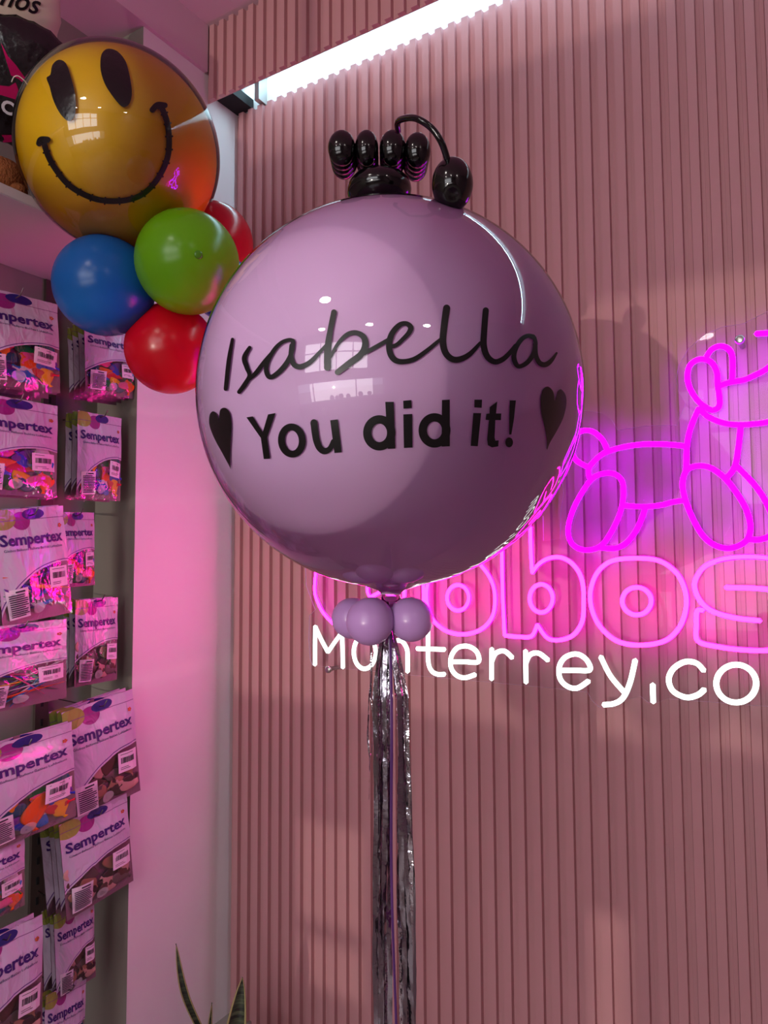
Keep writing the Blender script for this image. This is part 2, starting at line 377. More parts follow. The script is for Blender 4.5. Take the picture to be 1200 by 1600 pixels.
neon('neon_letter', B1, [[(1010, 1040), (940, 995), (850, 980), (760, 975), (670, 985), (600, 1015), (565, 1070), (570, 1120), (600, 1165), (650, 1195), (730, 1215), (820, 1225)], [(598, 1183), (574, 1187), (571, 1240), (576, 1303), (650, 1325), (750, 1338), (850, 1340), (930, 1325), (1000, 1280), (1015, 1200), (970, 1135), (880, 1108), (800, 1098), (685, 1095)]], lp, lr)
lw, wr = M['neon_white'], .0064
neon('neon_letter', C1, [[(97, 537), (97, 445), (98, 356)], [(98, 356), (125, 415), (158, 477)], [(158, 477), (190, 430), (224, 384)], [(224, 384), (226, 460), (228, 550)]], lw, wr)
neon('neon_letter', I1, [ell(570, 1019, 17, 26)], lw, wr)
neon('neon_letter', I1, [[(610, 1046), (610, 1020), (610, 995)], [(610, 1012), (617, 1002), (628, 1002), (636, 1014), (637, 1030), (637, 1050)]], lw, wr)
neon('neon_letter', C1, [[(627, 330), (627, 430), (628, 520), (642, 562), (670, 580), (705, 580)], [(575, 460), (640, 462), (705, 464)]], lw, wr)
neon('neon_letter', C1, [[(738, 522), (800, 522), (862, 522), (858, 480), (830, 455), (797, 448), (760, 460), (735, 500), (735, 550), (760, 585), (800, 597), (848, 582)]], lw, wr)
neon('neon_letter', C1, [[(925, 605), (925, 530), (926, 460)], [(926, 520), (945, 482), (985, 472), (1022, 503)]], lw, wr)
neon('neon_letter', C1, [[(1086, 620), (1085, 545), (1084, 470)], [(1085, 530), (1105, 490), (1145, 482), (1190, 515)]], lw, wr)
neon('neon_letter', B1, [[(38, 1418), (95, 1418), (153, 1417), (147, 1385), (120, 1360), (90, 1355), (55, 1370), (35, 1405), (38, 1450), (65, 1480), (105, 1488), (150, 1460)]], lw, wr)
neon('neon_letter', B1, [[(197, 1365), (235, 1440), (290, 1505)], [(332, 1378), (312, 1465), (285, 1525), (250, 1548), (207, 1553)]], lw, wr)
neon('neon_letter', B1, [[(400, 1473), (401, 1508), (402, 1543)]], lw, wr)
neon('neon_letter', B1, [[(600, 1420), (570, 1390), (525, 1385), (480, 1412), (462, 1455), (480, 1500), (530, 1524), (575, 1515), (602, 1493)]], lw, wr)
neon('neon_letter', B1, [ell(726, 1470, 78, 74)], lw, wr)
neon('neon_letter', B1, [[(872, 1600), (872, 1530), (872, 1430)], [(872, 1480), (900, 1440), (935, 1440), (955, 1480), (957, 1600)], [(957, 1490), (985, 1445), (1020, 1445), (1042, 1485), (1045, 1600)]], lw, wr)
# acrylic backing, cut to a contour
out = [(484, 1030), (488, 1040), (620, 1053), (860, 1075), (918, 1082), (925, 1095), (937, 1106), (962, 1105), (985, 1092), (1000, 1088), (1013, 1098), (1028, 1098), (1042, 1092), (1200, 1104), (1330, 1120), (1345, 960), (1300, 860),
       (1310, 620), (1290, 480), (1200, 486), (1160, 506), (1130, 510), (1102, 522), (1075, 545), (1060, 572), (1056, 592), (1060, 612), (1071, 630), (1063, 650), (1057, 664), (1010, 665), (965, 672), (955, 655), (940, 645), (913, 641), (885, 655),
       (868, 690), (876, 730), (880, 770), (876, 800), (875, 842), (849, 845), (848, 806), (770, 800), (640, 800), (560, 800), (500, 825), (476, 870), (478, 915), (492, 953), (483, 962), (482, 1000)]
pw = [on_y(x, y, 1.8525) for x, y in out]
bm = bmesh.new(); fr = [bm.verts.new(sp(p)) for p in pw]; bk = [bm.verts.new(sp(p)+V((0, .004, 0))) for p in pw]
def uv_tri(vs):
    tri = tessellate_polygon([[V((v.co.x, v.co.z, 0)) for v in vs]])
    for t in tri: bm.faces.new([vs[i] for i in t])
uv_tri(fr); uv_tri(bk); N = len(fr)
for i in range(N):
    f = bm.faces.new((fr[i], fr[(i+1) % N], bk[(i+1) % N], bk[i])); f.material_index = 1
obj('acrylic_panel', bm, [M['acrylic'], M['acryl_edge']], sign, smooth=False)
for (x, y) in ((1156, 531), (513, 1046)):
    p = sp(on_y(x, y, 1.838)); r_ = .0105
    bm = lathe([(0, -.006), (r_*.7, -.006), (r_, -.004), (r_, .004), (r_*.62, .005), (r_*.62, .0615)], 28)
    bmesh.ops.rotate(bm, verts=bm.verts, cent=(0, 0, 0), matrix=Matrix.Rotation(-math.pi/2, 3, 'X'))
    obj('standoff_screw', bm, M['metal'], sign, p)

# ================================================================== LILAC BALLOON
BC, BR = at(609, 622, 1.106), .28
t = thing('lilac_bubble_balloon', 'giant lilac balloon inside a clear bubble lettered Isabella You did it!', 'balloon', BC)
def ball_bm(R, neck=.0, seg=96):
    prof = []
    for k in range(65):
        a = math.pi*k/64; z = R*math.cos(a); rr = R*math.sin(a)
        prof.append((rr, z))
    if neck: prof = prof[:-3] + [(.02, -R-.004), (.013, -R-neck*.5), (.016, -R-neck), (0, -R-neck)]
    return lathe(prof, seg)
obj('inner_balloon', ball_bm(BR*.992, .012), M['lilac'], t)
shell = obj('clear_bubble', ball_bm(BR, .02), M['clear'], t)
TA = lambda P: [(330+p[0]/4.2857, 470+p[1]/4.2857, p[2]/4.2857) for p in P]
TB = lambda P: [(600+p[0]/4.138, 470+p[1]/4.138, p[2]/4.138) for p in P]
TC = lambda P: [(310+p[0]/4.8, 600+p[1]/4.8) + ((p[2]/4.8,) if len(p) > 2 else ()) for p in P]
TD = lambda P: [(550+p[0]/3.4286, 590+p[1]/3.4286) + ((p[2]/3.4286,) if len(p) > 2 else ()) for p in P]
R1 = BR*1.0012
def letter(name, ribs=(), polys=(), C=BC, R=R1, parent=shell, m=None, label=None):
    bm = bmesh.new()
    for rb in ribs:
        closed = isinstance(rb, tuple); wrap_ribbon(bm, rb[0] if closed else rb, C, R, closed)
    for p in polys: wrap_poly(bm, p, C, R)
    for v in bm.verts: v.co -= C
    o = obj(name, bm, m or M['black'], parent)
    # vinyl has a little thickness and faces outward
    me = o.data
    if me.polygons and sum(p.normal.dot(p.center) for p in me.polygons) < 0: me.flip_normals()
    if label: o['label'] = label
    return o
letter('letter', [TA([(142, 258, 22), (118, 400, 30), (97, 590, 27)])])
letter('letter', [TA([(257, 313, 24), (222, 380, 34), (238, 445, 32), (256, 500, 28), (225, 560, 32), (187, 610, 28)]), TA([(250, 530, 20), (300, 482, 30), (360, 405, 30), (420, 333, 24)])])
letter('letter', [TA([(548, 268, 28), (520, 262, 26), (470, 280, 26), (420, 330, 28), (380, 405, 28), (368, 465, 32), (392, 512, 30), (450, 480, 34), (508, 412, 34), (540, 340, 30), (548, 275, 30)]), TA([(540, 300, 34), (535, 380, 34), (558, 430, 36), (600, 441, 36), (660, 412, 32), (715, 357, 26), (765, 300, 18)])])
letter('letter', [TA([(822, 76, 38), (797, 200, 38), (780, 320, 46), (778, 446, 46)]), TA([(795, 380, 20), (850, 285, 24), (910, 226, 30), (970, 214, 34), (1022, 245, 40), (1030, 305, 44), (1000, 362, 44), (930, 415, 44), (846, 478, 38)]), TA([(1005, 362, 26), (1060, 332, 28), (1160, 276, 28), (1210, 245, 24)])])
letter('letter', [TB([(30, 300, 26), (80, 285, 26), (125, 245, 28), (162, 205, 32), (172, 170, 36), (140, 146, 30), (95, 160, 34), (50, 215, 38), (33, 280, 40), (42, 345, 40), (75, 385, 38), (130, 393, 34), (200, 375, 32), (280, 320, 28), (340, 270, 24), (385, 232, 16)])])
letter('letter', [TB([(405, 47, 46), (388, 170, 44), (381, 270, 44), (400, 340, 42), (445, 378, 40), (500, 375, 38), (560, 340, 32), (622, 272, 20)])])
letter('letter', [TB([(658, 62, 40), (648, 190, 40), (645, 290, 42), (668, 360, 40), (715, 394, 36), (765, 380, 34), (810, 340, 30), (850, 290, 26)])])
letter('letter', [TB([(965, 232, 30), (930, 226, 28), (890, 248, 30), (855, 300, 32), (840, 355, 32), (850, 402, 32), (875, 424, 28), (925, 400, 30), (965, 345, 30), (980, 280, 28), (972, 240, 28)]), TB([(978, 280, 30), (982, 350, 30), (1005, 400, 32), (1042, 413, 34), (1080, 388, 28), (1116, 338, 14)])])
def erib(cx, cy, rx, ry, w, rot=0, n=16):
    c, s = math.cos(rot), math.sin(rot)
    return [(cx+rx*math.cos(a)*c-ry*math.sin(a)*s, cy+rx*math.cos(a)*s+ry*math.sin(a)*c, w) for a in [2*math.pi*k/n for k in range(n)]]
letter('letter', polys=[TC([(360, 250), (408, 243), (482, 362), (522, 228), (578, 218), (515, 400), (538, 560), (490, 563), (468, 405)])])
letter('letter', [(TC(erib(701, 424, 78, 102, 52, -.08)),)])
letter('letter', [TC([(866, 290, 52), (876, 370, 52), (888, 430, 52), (910, 480, 50), (945, 504, 48), (985, 485, 40), (1012, 430, 36)])], [TC([(838, 290), (892, 282), (896, 320), (846, 326)]), TC([(988, 272), (1045, 265), (1075, 512), (1020, 518)])])
letter('letter', [(TD(erib(146, 296, 64, 72, 45)),)], [TD([(178, 130), (224, 130), (232, 380), (192, 382)])])
letter('letter', polys=[TD([(274, 124), (318, 120), (320, 163), (276, 167)]), TD([(275, 197), (322, 195), (324, 375), (278, 377)])])
letter('letter', [(TD(erib(442, 283, 63, 70, 45)),)], [TD([(482, 120), (524, 118), (524, 368), (480, 370)])])
letter('letter', polys=[TD([(656, 118), (697, 118), (695, 162), (655, 160)]), TD([(650, 190), (692, 190), (674, 368), (636, 366)])])
letter('letter', polys=[TD([(738, 158), (778, 128), (772, 192), (800, 192), (798, 228), (768, 228), (764, 320), (768, 338), (786, 336), (784, 368), (750, 374), (728, 362), (724, 330), (734, 228), (716, 226), (720, 194), (736, 192)])])
letter('exclamation_mark', polys=[TD([(845, 122), (878, 122), (868, 220), (854, 305), (842, 305), (842, 220)]), TD([(842+21*math.cos(k*.45), 347+27*math.sin(k*.45)) for k in range(14)])])
letter('heart', polys=[[p[:2] for p in catmull(TC([(152, 280), (140, 230), (110, 205), (85, 230), (80, 290), (95, 350), (130, 430), (180, 520), (236, 625)]), 4)] + [p[:2] for p in catmull(TC([(242, 640), (238, 540), (245, 400), (249, 310), (240, 230), (215, 188), (188, 178), (163, 195), (155, 240)]), 4)]], label='black heart before the word You')
letter('heart', polys=[[p[:2] for p in catmull(TD([(1087, 125), (1078, 75), (1050, 48), (1022, 65), (1010, 120), (1015, 190), (1030, 260), (1042, 330), (1042, 380)]), 4)] + [p[:2] for p in catmull(TD([(1046, 388), (1060, 350), (1095, 290), (1130, 220), (1148, 150), (1145, 95), (1120, 62), (1100, 75)]), 4)]], label='black heart after the exclamation mark')

# ------------------------------------------------------------------ graduation cap made of black balloons
fh = V((-math.sin(YAW), math.cos(YAW), 0)); rh = V((math.cos(YAW), math.sin(YAW), 0))
cap0 = V((BC.x, BC.y, BC.z+BR)) + rh*(-.014)
cap = thing('balloon_graduation_cap', 'black graduation cap of twisted balloons with dangling tassel on top of the lilac balloon', 'balloon cap', cap0)
bm = bmesh.new(); ellipsoid(bm, -fh*.014+V((0, 0, .031)), .049, .046, .031, 40); obj('cap_base', bm, M['black_latex'], cap)
for j in range(4):
    for i in range(4):
        p = rh*((i-1.5)*.0365 + (.002 if i > 1 else 0)) + fh*((j-1.5)*.023) + V((0, 0, .085 + j*.0055 - (.004 if i == 3 else 0)))
        bm = bmesh.new(); rx = (.0205, .0175, .0195, .0195)[i]
        ellipsoid(bm, (0, 0, 0), rx, .0165, .0265, 24, Matrix.Rotation(YAW, 3, 'Z'))
        obj('cap_bubble', bm, M['black_latex'], cap, p)
Hd = 1.05
arc = [at(x, y, D) for x, y, D in ((622, 205, 1.125), (622, 190, 1.11), (638, 184, 1.08), (655, 187, 1.055), (675, 201, 1.05), (690, 223, 1.045), (700, 252, Hd), (703, 262, Hd))]
bm = bmesh.new(); tube(bm, [V(p)-cap0 for p in catmull(arc, 6)], .0042, 12); obj('tassel_cord', bm, M['black_latex'], cap)
hp = at(707, 288, Hd)
bm = bmesh.new(); vs = ellipsoid(bm, (0, 0, 0), .0268, .0268, .0345, 40)
dd = V((-.10, -.75, -.62)); dd = (CAM-hp).normalized()*.85 + V((0, 0, -.55)); dd.normalize()
for v in vs:
    n = v.co.normalized(); a = n.dot(dd)
    if a > .955: v.co *= 1-.16*((a-.955)/.045)
    elif a > .90: v.co *= 1+.015
obj('tassel_bubble', bm, M['black_latex'], cap, hp-cap0)

# ------------------------------------------------------------------ small lilac balloons at the neck
def small_balloon(name, label, cat, loc, r, m, group, axis=V((0, 0, 1)), knot=True):
    t = thing(name, label, cat, loc, group=group)
    prof = []
    for k in range(33):
        a = math.pi*k/32; s = 1.0 if a < math.pi/2 else 1+.05*math.sin((a-math.pi/2)*2)**2
        prof.append((r*math.sin(a), r*math.cos(a)*s))
    bm = lathe(prof, 48); q = axis.to_track_quat('Z', 'Y').to_matrix()
    bmesh.ops.rotate(bm, verts=bm.verts, cent=(0, 0, 0), matrix=q); obj('balloon_skin', bm, m, t)
    if knot:
        bm = lathe([(r*.05, -r*.98), (r*.035, -r*1.04), (r*.08, -r*1.07), (r*.1, -r*1.14), (0, -r*1.12)], 16)
        bmesh.ops.rotate(bm, verts=bm.verts, cent=(0, 0, 0), matrix=q); obj('knot', bm, m, t)
    return t
nk = V((BC.x, BC.y, BC.z-BR-.018))
for (x, y, D, r, lab) in ((578, 971, 1.045, .0335, 'small lilac balloon under the big one, front left of its cluster'), (642, 968, 1.06, .0315, 'small lilac balloon under the big one, right side of its cluster'),
                          (550, 966, 1.10, .0300, 'small lilac balloon under the big one, half hidden at left of its cluster'), (612, 962, 1.13, .030, 'small lilac balloon under the big one, hidden at the back of its cluster')):
    c = at(x, y, D); small_balloon('small_lilac_balloon', lab, 'balloon', c, r, M['lilac_small'], 'small lilac balloons under the big balloon', (c-nk).normalized())

# ------------------------------------------------------------------ foil fringe and ribbon
def foil(name, seed):
    return mat(name, (200, 196, 204), .16, metal=1, bump=(70, .9, .004))
M['foil'] = foil('silver_foil', 1); M['foil_dark'] = mat('dark_foil', (158, 152, 162), .2, metal=1, bump=(45, .7, .004))
fr_t = thing('foil_fringe_tassel', 'long silver and dark foil fringe hanging under the lilac balloon', 'tassel', nk)
rnd = random.Random(3)
def strip(px_top, px_bot, D0, D1, w, m, name='foil_strip', twist=.6, ztop=None, endpx=1690, wob=3.0):
    bm = bmesh.new(); rows = []; n = 90; ph = rnd.random()*6; tw0 = rnd.uniform(-.6, .6); y0, y1 = 940, endpx
    for i in range(n+1):
        k = i/n; y = y0+(y1-y0)*k; e = min(1, k*5); x = 603+(px_top-603)*e + (px_bot-px_top)*k + math.sin(k*11+ph)*wob*e*.4 + math.sin(k*31+ph*2)*.5*e
        D = 1.09 + (D0-1.09)*e + (D1-D0)*k
        a0 = on_vert(x, y, D); ang = tw0 + twist*math.sin(k*7+ph) + .5*noise.noise(V((k*30, ph, w*100)))
        d = (rh*math.cos(ang) + fh*math.sin(ang))*w*.5
        crk = .0012*noise.noise(V((k*60, ph*3, 1.0)))
        rows.append([bm.verts.new(a0-d-nk+fh*crk), bm.verts.new(a0-nk-fh*crk*1.5), bm.verts.new(a0+d-nk+fh*crk)])
    for A, B in zip(rows, rows[1:]):
        for k in (0, 1): bm.faces.new((A[k], A[k+1], B[k+1], B[k]))
    return obj(name, bm, m, fr_t)
def on_vert(x, y, D):
    d = ray(x, y); h = math.hypot(d.x, d.y); return CAM + d*(D/h)
tops = [(585, 587), (588, 589), (592, 592), (596, 596), (601, 600), (606, 604), (610, 608), (590, 590), (594, 598), (598, 594)]
for i, (a, b) in enumerate(tops):
    strip(a, b, 1.06+.004*(i % 4), 1.06+.006*(i % 3), rnd.uniform(.0055, .0085), M['foil_dark'] if i % 3 != 2 else M['foil'])
for i, (a, b) in enumerate([(621, 634), (624, 637), (627, 640), (630, 643), (633, 646), (625, 650), (629, 632), (619, 629), (632, 651), (622, 645)]):
    strip(a, b, 1.05+.006*(i % 4), 1.06+.006*(i % 3), rnd.uniform(.0055, .0085), M['foil_dark'] if i % 3 != 1 else M['foil'])
strip(580, 575, 1.06, 1.07, .0028, M['foil'], endpx=1250, wob=5, twist=1.4)
strip(583, 580, 1.07, 1.07, .0022, M['foil'], endpx=1180, wob=5, twist=1.4)
rb = bmesh.new(); rows = []; M['ribbon'] = mat('purple_ribbon', (84, 40, 108), .3, spec=.6)
for i in range(101):
    k = i/100; x = 607+(13*k)+math.sin(k*9)*2.0; p = on_vert(x, 945+k*820, 1.045+.02*k)
    w = .0045*(1-.3*k); rows.append([rb.verts.new(p-rh*w*.5-nk), rb.verts.new(p-nk-fh*.001), rb.verts.new(p+rh*w*.5-nk)])
for A, B in zip(rows, rows[1:]):
    for k in (0, 1): rb.faces.new((A[k], A[k+1], B[k+1], B[k]))
rt = obj('balloon_ribbon', rb, M['ribbon']); rt.location = nk; tag(rt, 'flat purple ribbon running down between the two foil fringe halves', 'ribbon')

# ================================================================== SMILEY BALLOON + CLUSTER
SC, SR = at(188, 237, 2.05), .232
M['yellow'] = mat('yellow_latex', (255, 206, 4), .35, spec=.4); latex(M['yellow'], .15)
t2 = thing('smiley_bubble_balloon', 'large yellow smiley face balloon inside a clear bubble beside the shelf', 'balloon', SC)
bm = ball_bm(SR*.965, .01, 72); bmesh.ops.translate(bm, verts=bm.verts, vec=(0, 0, -.004)); obj('inner_balloon', bm, M['yellow'], t2)
t2 = obj('clear_bubble', ball_bm(SR, .02, 72), M['clear'], t2)
M['tape'] = mat('black_tape', (7, 6, 7), .22, spec=.6, bump=(40, .5, .003))
c3 = lambda P: [(x/3, y/3) for x, y in P]
RS = SR*1.0015
letter('eye', polys=[[p for p in catmull(c3([(275, 280), (310, 298), (335, 370), (352, 440), (355, 510), (342, 558), (315, 565), (280, 530), (250, 470), (232, 405), (218, 365), (236, 350), (245, 305)]), 3, True)]], C=SC, R=RS, parent=t2, m=M['tape'])
letter('eye', polys=[[p for p in catmull(c3([(510, 228), (550, 240), (585, 280), (602, 330), (618, 420), (610, 480), (585, 502), (560, 490), (520, 440), (490, 390), (472, 330), (472, 270), (485, 240)]), 3, True)]], C=SC, R=RS, parent=t2, m=M['tape'])
sm = [(205, 665), (225, 730), (265, 800), (320, 865), (390, 910), (470, 938), (560, 942), (640, 925), (700, 885), (750, 820), (785, 740), (793, 660), (785, 580), (765, 520), (745, 490)]
sp_ = catmull(sm, 4); tabs = []
for i in range(3, len(sp_)-2, 3):
    x, y = sp_[i]; a, b = sp_[i-1], sp_[i+1]; tx, ty = b[0]-a[0], b[1]-a[1]; L = math.hypot(tx, ty); nx, ny = -ty/L, tx/L; tx /= L; ty /= L
    tabs.append(c3([(x+nx*19-tx*4, y+ny*19-ty*4), (x+nx*19+tx*4, y+ny*19+ty*4), (x-nx*18+tx*4, y-ny*18+ty*4), (x-nx*18-tx*4, y-ny*18-ty*4)]))
letter('smile', [[(x/3, y/3, 27/3) for x, y in sm]], tabs, C=SC, R=RS, parent=t2, m=M['tape'])
letter('cheek_mark', [[(x/3, y/3, 30/3) for x, y in ((184, 672), (192, 655), (222, 655))]], C=SC, R=RS*1.0005, parent=t2, m=M['tape'])
letter('cheek_mark', [[(x/3, y/3, 28/3) for x, y in ((715, 515), (738, 492), (772, 494))]], C=SC, R=RS*1.0005, parent=t2, m=M['tape'])

cl = at(290, 470, 1.96)
for nm, x, y, D, r, col, lab in (
    ('blue_balloon', 163, 447, 1.93, .1150, (28, 112, 196), 'blue balloon at the left of the cluster under the smiley'),
    ('green_balloon', 293, 410, 1.84, .1170, (116, 186, 22), 'lime green balloon in front of the cluster under the smiley'),
    ('red_balloon', 266, 546, 1.92, .1080, (206, 8, 34), 'red balloon at the bottom of the cluster, above the pink-lit column'),
    ('red_balloon', 332, 380, 2.12, .1060, (200, 16, 40), 'red balloon behind the lime green one, touching the smiley'),
    ('blue_balloon', 352, 452, 1.98, .078, (30, 84, 200), 'blue balloon mostly hidden behind green and lilac balloons')):
    c = at(x, y, D)
    ax = (CAM-c).normalized() + V((.08, 0, .1)) if nm == 'green_balloon' else (c-cl).normalized()
    b = small_balloon(nm, lab, 'balloon', c, r, latex(mat(nm+'_latex', col, .24, spec=.45), .3), 'coloured balloons under the smiley', ax.normalized())
    if nm == 'green_balloon':
        a = (ray(310, 398)); p = sphere_hit(310, 398, c, r*1.002)
        bm = bmesh.new(); ellipsoid(bm, (0, 0, 0), .009, .009, .003, 20, (p-c).to_track_quat('Z', 'Y').to_matrix())
        obj('balloon_nipple', bm, mat('dark_green_latex', (70, 130, 16), .3), b, p-c)
        b.children[-1]['label'] = 'darker green thick spot of latex'

# ================================================================== THINGS ON THE SHELF (upper left)
def foil_round(name, label, c, r, m, cat, th=.42, group=None, seed=0):
    t = thing(name, label, cat, c); q = (CAM-c).to_track_quat('Z', 'Y').to_matrix()
    bm = bmesh.new(); seg = 72; rings = []
    K = 22
    for side in (1, -1):
        rs = []
        for k in range(K+1):
            rr = r*k/K; z = side*r*th*(max(0, 1-(k/K)**2.4))**.75
            ring = []
            for i in range(seg):
                a = 2*math.pi*i/seg; pk = math.sin(a*23+seed)*.012*(k/K)**6 + .02*noise.noise(V((math.cos(a)*4, math.sin(a)*4, seed)))*(k/K)**3
                ring.append(bm.verts.new(((rr*(1+pk))*math.cos(a), rr*(1+pk)*math.sin(a), z*(1+.10*math.sin(a*23+seed)*(k/K)**3))))
            rs.append(ring)
        for A, B in zip(rs, rs[1:]):
            for i in range(seg): bm.faces.new((A[i], A[(i+1) % seg], B[(i+1) % seg], B[i]))
    bmesh.ops.remove_doubles(bm, verts=bm.verts, dist=.0004)
    bmesh.ops.rotate(bm, verts=bm.verts, cent=(0, 0, 0), matrix=q); obj('foil_skin', bm, m, t)
    return t, q
def face_z(x, y, r, th): return r*th*(max(0, 1-(math.hypot(x, y)/r)**2.4))**.75
def flat_on(t, q, c, r, th, name, polys, m, label=None, eps=.0015):
    bm = bmesh.new()
    for poly in polys:
        b2 = bmesh.new(); f = b2.faces.new([b2.verts.new((x, y, 0)) for x, y in poly]); f.normal_update(); bmesh.ops.triangulate(b2, faces=[f], ngon_method='EAR_CLIP')
        for _ in range(4):
            es = [e for e in b2.edges if e.calc_length() > .02]
            if not es: break
            bmesh.ops.subdivide_edges(b2, edges=es, cuts=1); b2.normal_update(); bmesh.ops.triangulate(b2, faces=[f for f in b2.faces if len(f.verts) > 3])
        mp = {v: bm.verts.new((v.co.x, v.co.y, face_z(v.co.x, v.co.y, r, th)+eps)) for v in b2.verts}
        for f in b2.faces: bm.faces.new([mp[v] for v in f.verts])
        b2.free()
    bmesh.ops.rotate(bm, verts=bm.verts, cent=(0, 0, 0), matrix=q)
    o = obj(name, bm, m, t)
    if label: o['label'] = label
def text_mesh(s, size, bold=0.0, shear=0.0, res=3, align='LEFT', spacing=1.0):
    cu = bpy.data.curves.new('txt', 'FONT'); cu.body = s; cu.size = size; cu.offset = bold; cu.shear = shear; cu.resolution_u = res; cu.align_x = align; cu.space_character = spacing
    o = bpy.data.objects.new('txt', cu); COL.objects.link(o); bpy.context.view_layer.update()
    me = bpy.data.meshes.new_from_object(o.evaluated_get(bpy.context.evaluated_depsgraph_get()))
    bm = bmesh.new(); bm.from_mesh(me); bpy.data.objects.remove(o); bpy.data.curves.remove(cu); bpy.data.meshes.remove(me)
    return bm
def text_on(t, q, r, th, name, s, size, x, y, rot, m, bold=.0, shear=0, eps=.002):
    bm = text_mesh(s, size, bold, shear); R_ = Matrix.Rotation(rot, 4, 'Z')
    for v in bm.verts:
        p = R_ @ v.co + V((x, y, 0)); v.co = V((p.x, p.y, face_z(p.x, p.y, r, th)+eps))
    bmesh.ops.rotate(bm, verts=bm.verts, cent=(0, 0, 0), matrix=q); return obj(name, bm, m, t, smooth=False)
def star(cx, cy, R_, r_, rot=0, n=5): return [(cx+(R_ if k % 2 == 0 else r_)*math.sin(rot+k*math.pi/n), cy+(R_ if k % 2 == 0 else r_)*math.cos(rot+k*math.pi/n)) for k in range(2*n)]
M['black_foil'] = mat('black_foil', (14, 9, 14), .25, spec=.6, bump=(26, .8, .006))
M['pink_foil'] = mat('pink_foil', (214, 20, 110), .25, metal=.6)
M['cream_foil'] = mat('cream_foil', (214, 196, 178), .35)
M['white_print'] = mat('white_print', (225, 218, 222), .4)
bk_c, bk_r, bk_th = at(32, 132, 2.38), .150, .30
tb, qb = foil_round('black_foil_balloon', 'round black foil balloon with pink stars and white letters behind the smiley', bk_c, bk_r, M['black_foil'], 'balloon', bk_th, seed=1)
k_ = 2.38/1150*.88
def L(x, y): return ((x-28)*k_, -(y-120)*k_)
flat_on(tb, qb, bk_c, bk_r, bk_th, 'star_print', [[L(3, 76), L(12, 90), L(22, 98), L(33, 110), L(50, 96), L(66, 78), L(54, 100), L(42, 116), L(36, 121), L(26, 114), L(16, 112), L(10, 96)]], M['pink_foil'])
flat_on(tb, qb, bk_c, bk_r, bk_th, 'star_print', [[L(0, 128), L(14, 126), L(22, 119), L(26, 128), L(42, 132), L(44, 142), L(20, 140), L(0, 139)]], M['pink_foil'])
flat_on(tb, qb, bk_c, bk_r, bk_th, 'star_print', [[L(6, 190), L(22, 186), L(24, 178), L(30, 188), L(38, 196), L(30, 198), L(28, 206), L(20, 196), L(8, 200)]], M['pink_foil'])
xx, yy = L(3, 158); text_on(tb, qb, bk_r, bk_th, 'letter_print', 'Co', .042, xx, yy, -.25, M['white_print'], .0015)
cr_c, cr_r, cr_th = at(-30, -6, 2.48), .185, .3
tcb, qc = foil_round('cream_foil_balloon', 'cream foil balloon with black script lettering in the top left corner', cr_c, cr_r, M['cream_foil'], 'balloon', cr_th, seed=2)
k2 = 2.48/1150*.9
text_on(tcb, qc, cr_r, cr_th, 'letter_print', 'años', .062, (-24+30)*k2, (3-6)*k2, .06, M['black'], .0008, .45)
flat_on(tcb, qc, cr_c, cr_r, cr_th, 'star_print', [star((14+30)*k2, -(34+6)*k2, .026, .009, .5)], M['black'])
# white curling string between them
bm = bmesh.new(); tube(bm, [p for p in catmull([at(x, y, 2.02) for x, y in ((18, 128), (22, 120), (29, 119), (38, 126), (44, 134))], 5)], .0011, 6)
tag(obj('balloon_string', bm, M['white_print']), 'thin white string curling across the black foil balloon', 'string')
# brown plush on the shelf
M['plush'] = mat('brown_plush', (150, 92, 56), .95, spec=.1, bump=(160, 1, .006), var=.35)
pc = on_x(-2, 284, -1.68)
pt = thing('plush_toy', 'fuzzy brown plush toy sitting at the left end of the shelf', 'plush toy', (pc.x, pc.y, 2.368))
bm = bmesh.new(); ellipsoid(bm, (0, 0, .052), .062, .062, .052, 48)
ellipsoid(bm, (0, -.085, .085), .042, .042, .042, 32); ellipsoid(bm, (.04, .02, .02), .03, .024, .02, 20)
for v in bm.verts: v.co += v.co.normalized()*.003*noise.noise(v.co*140)
obj('plush_body', bm, M['plush'], pt)

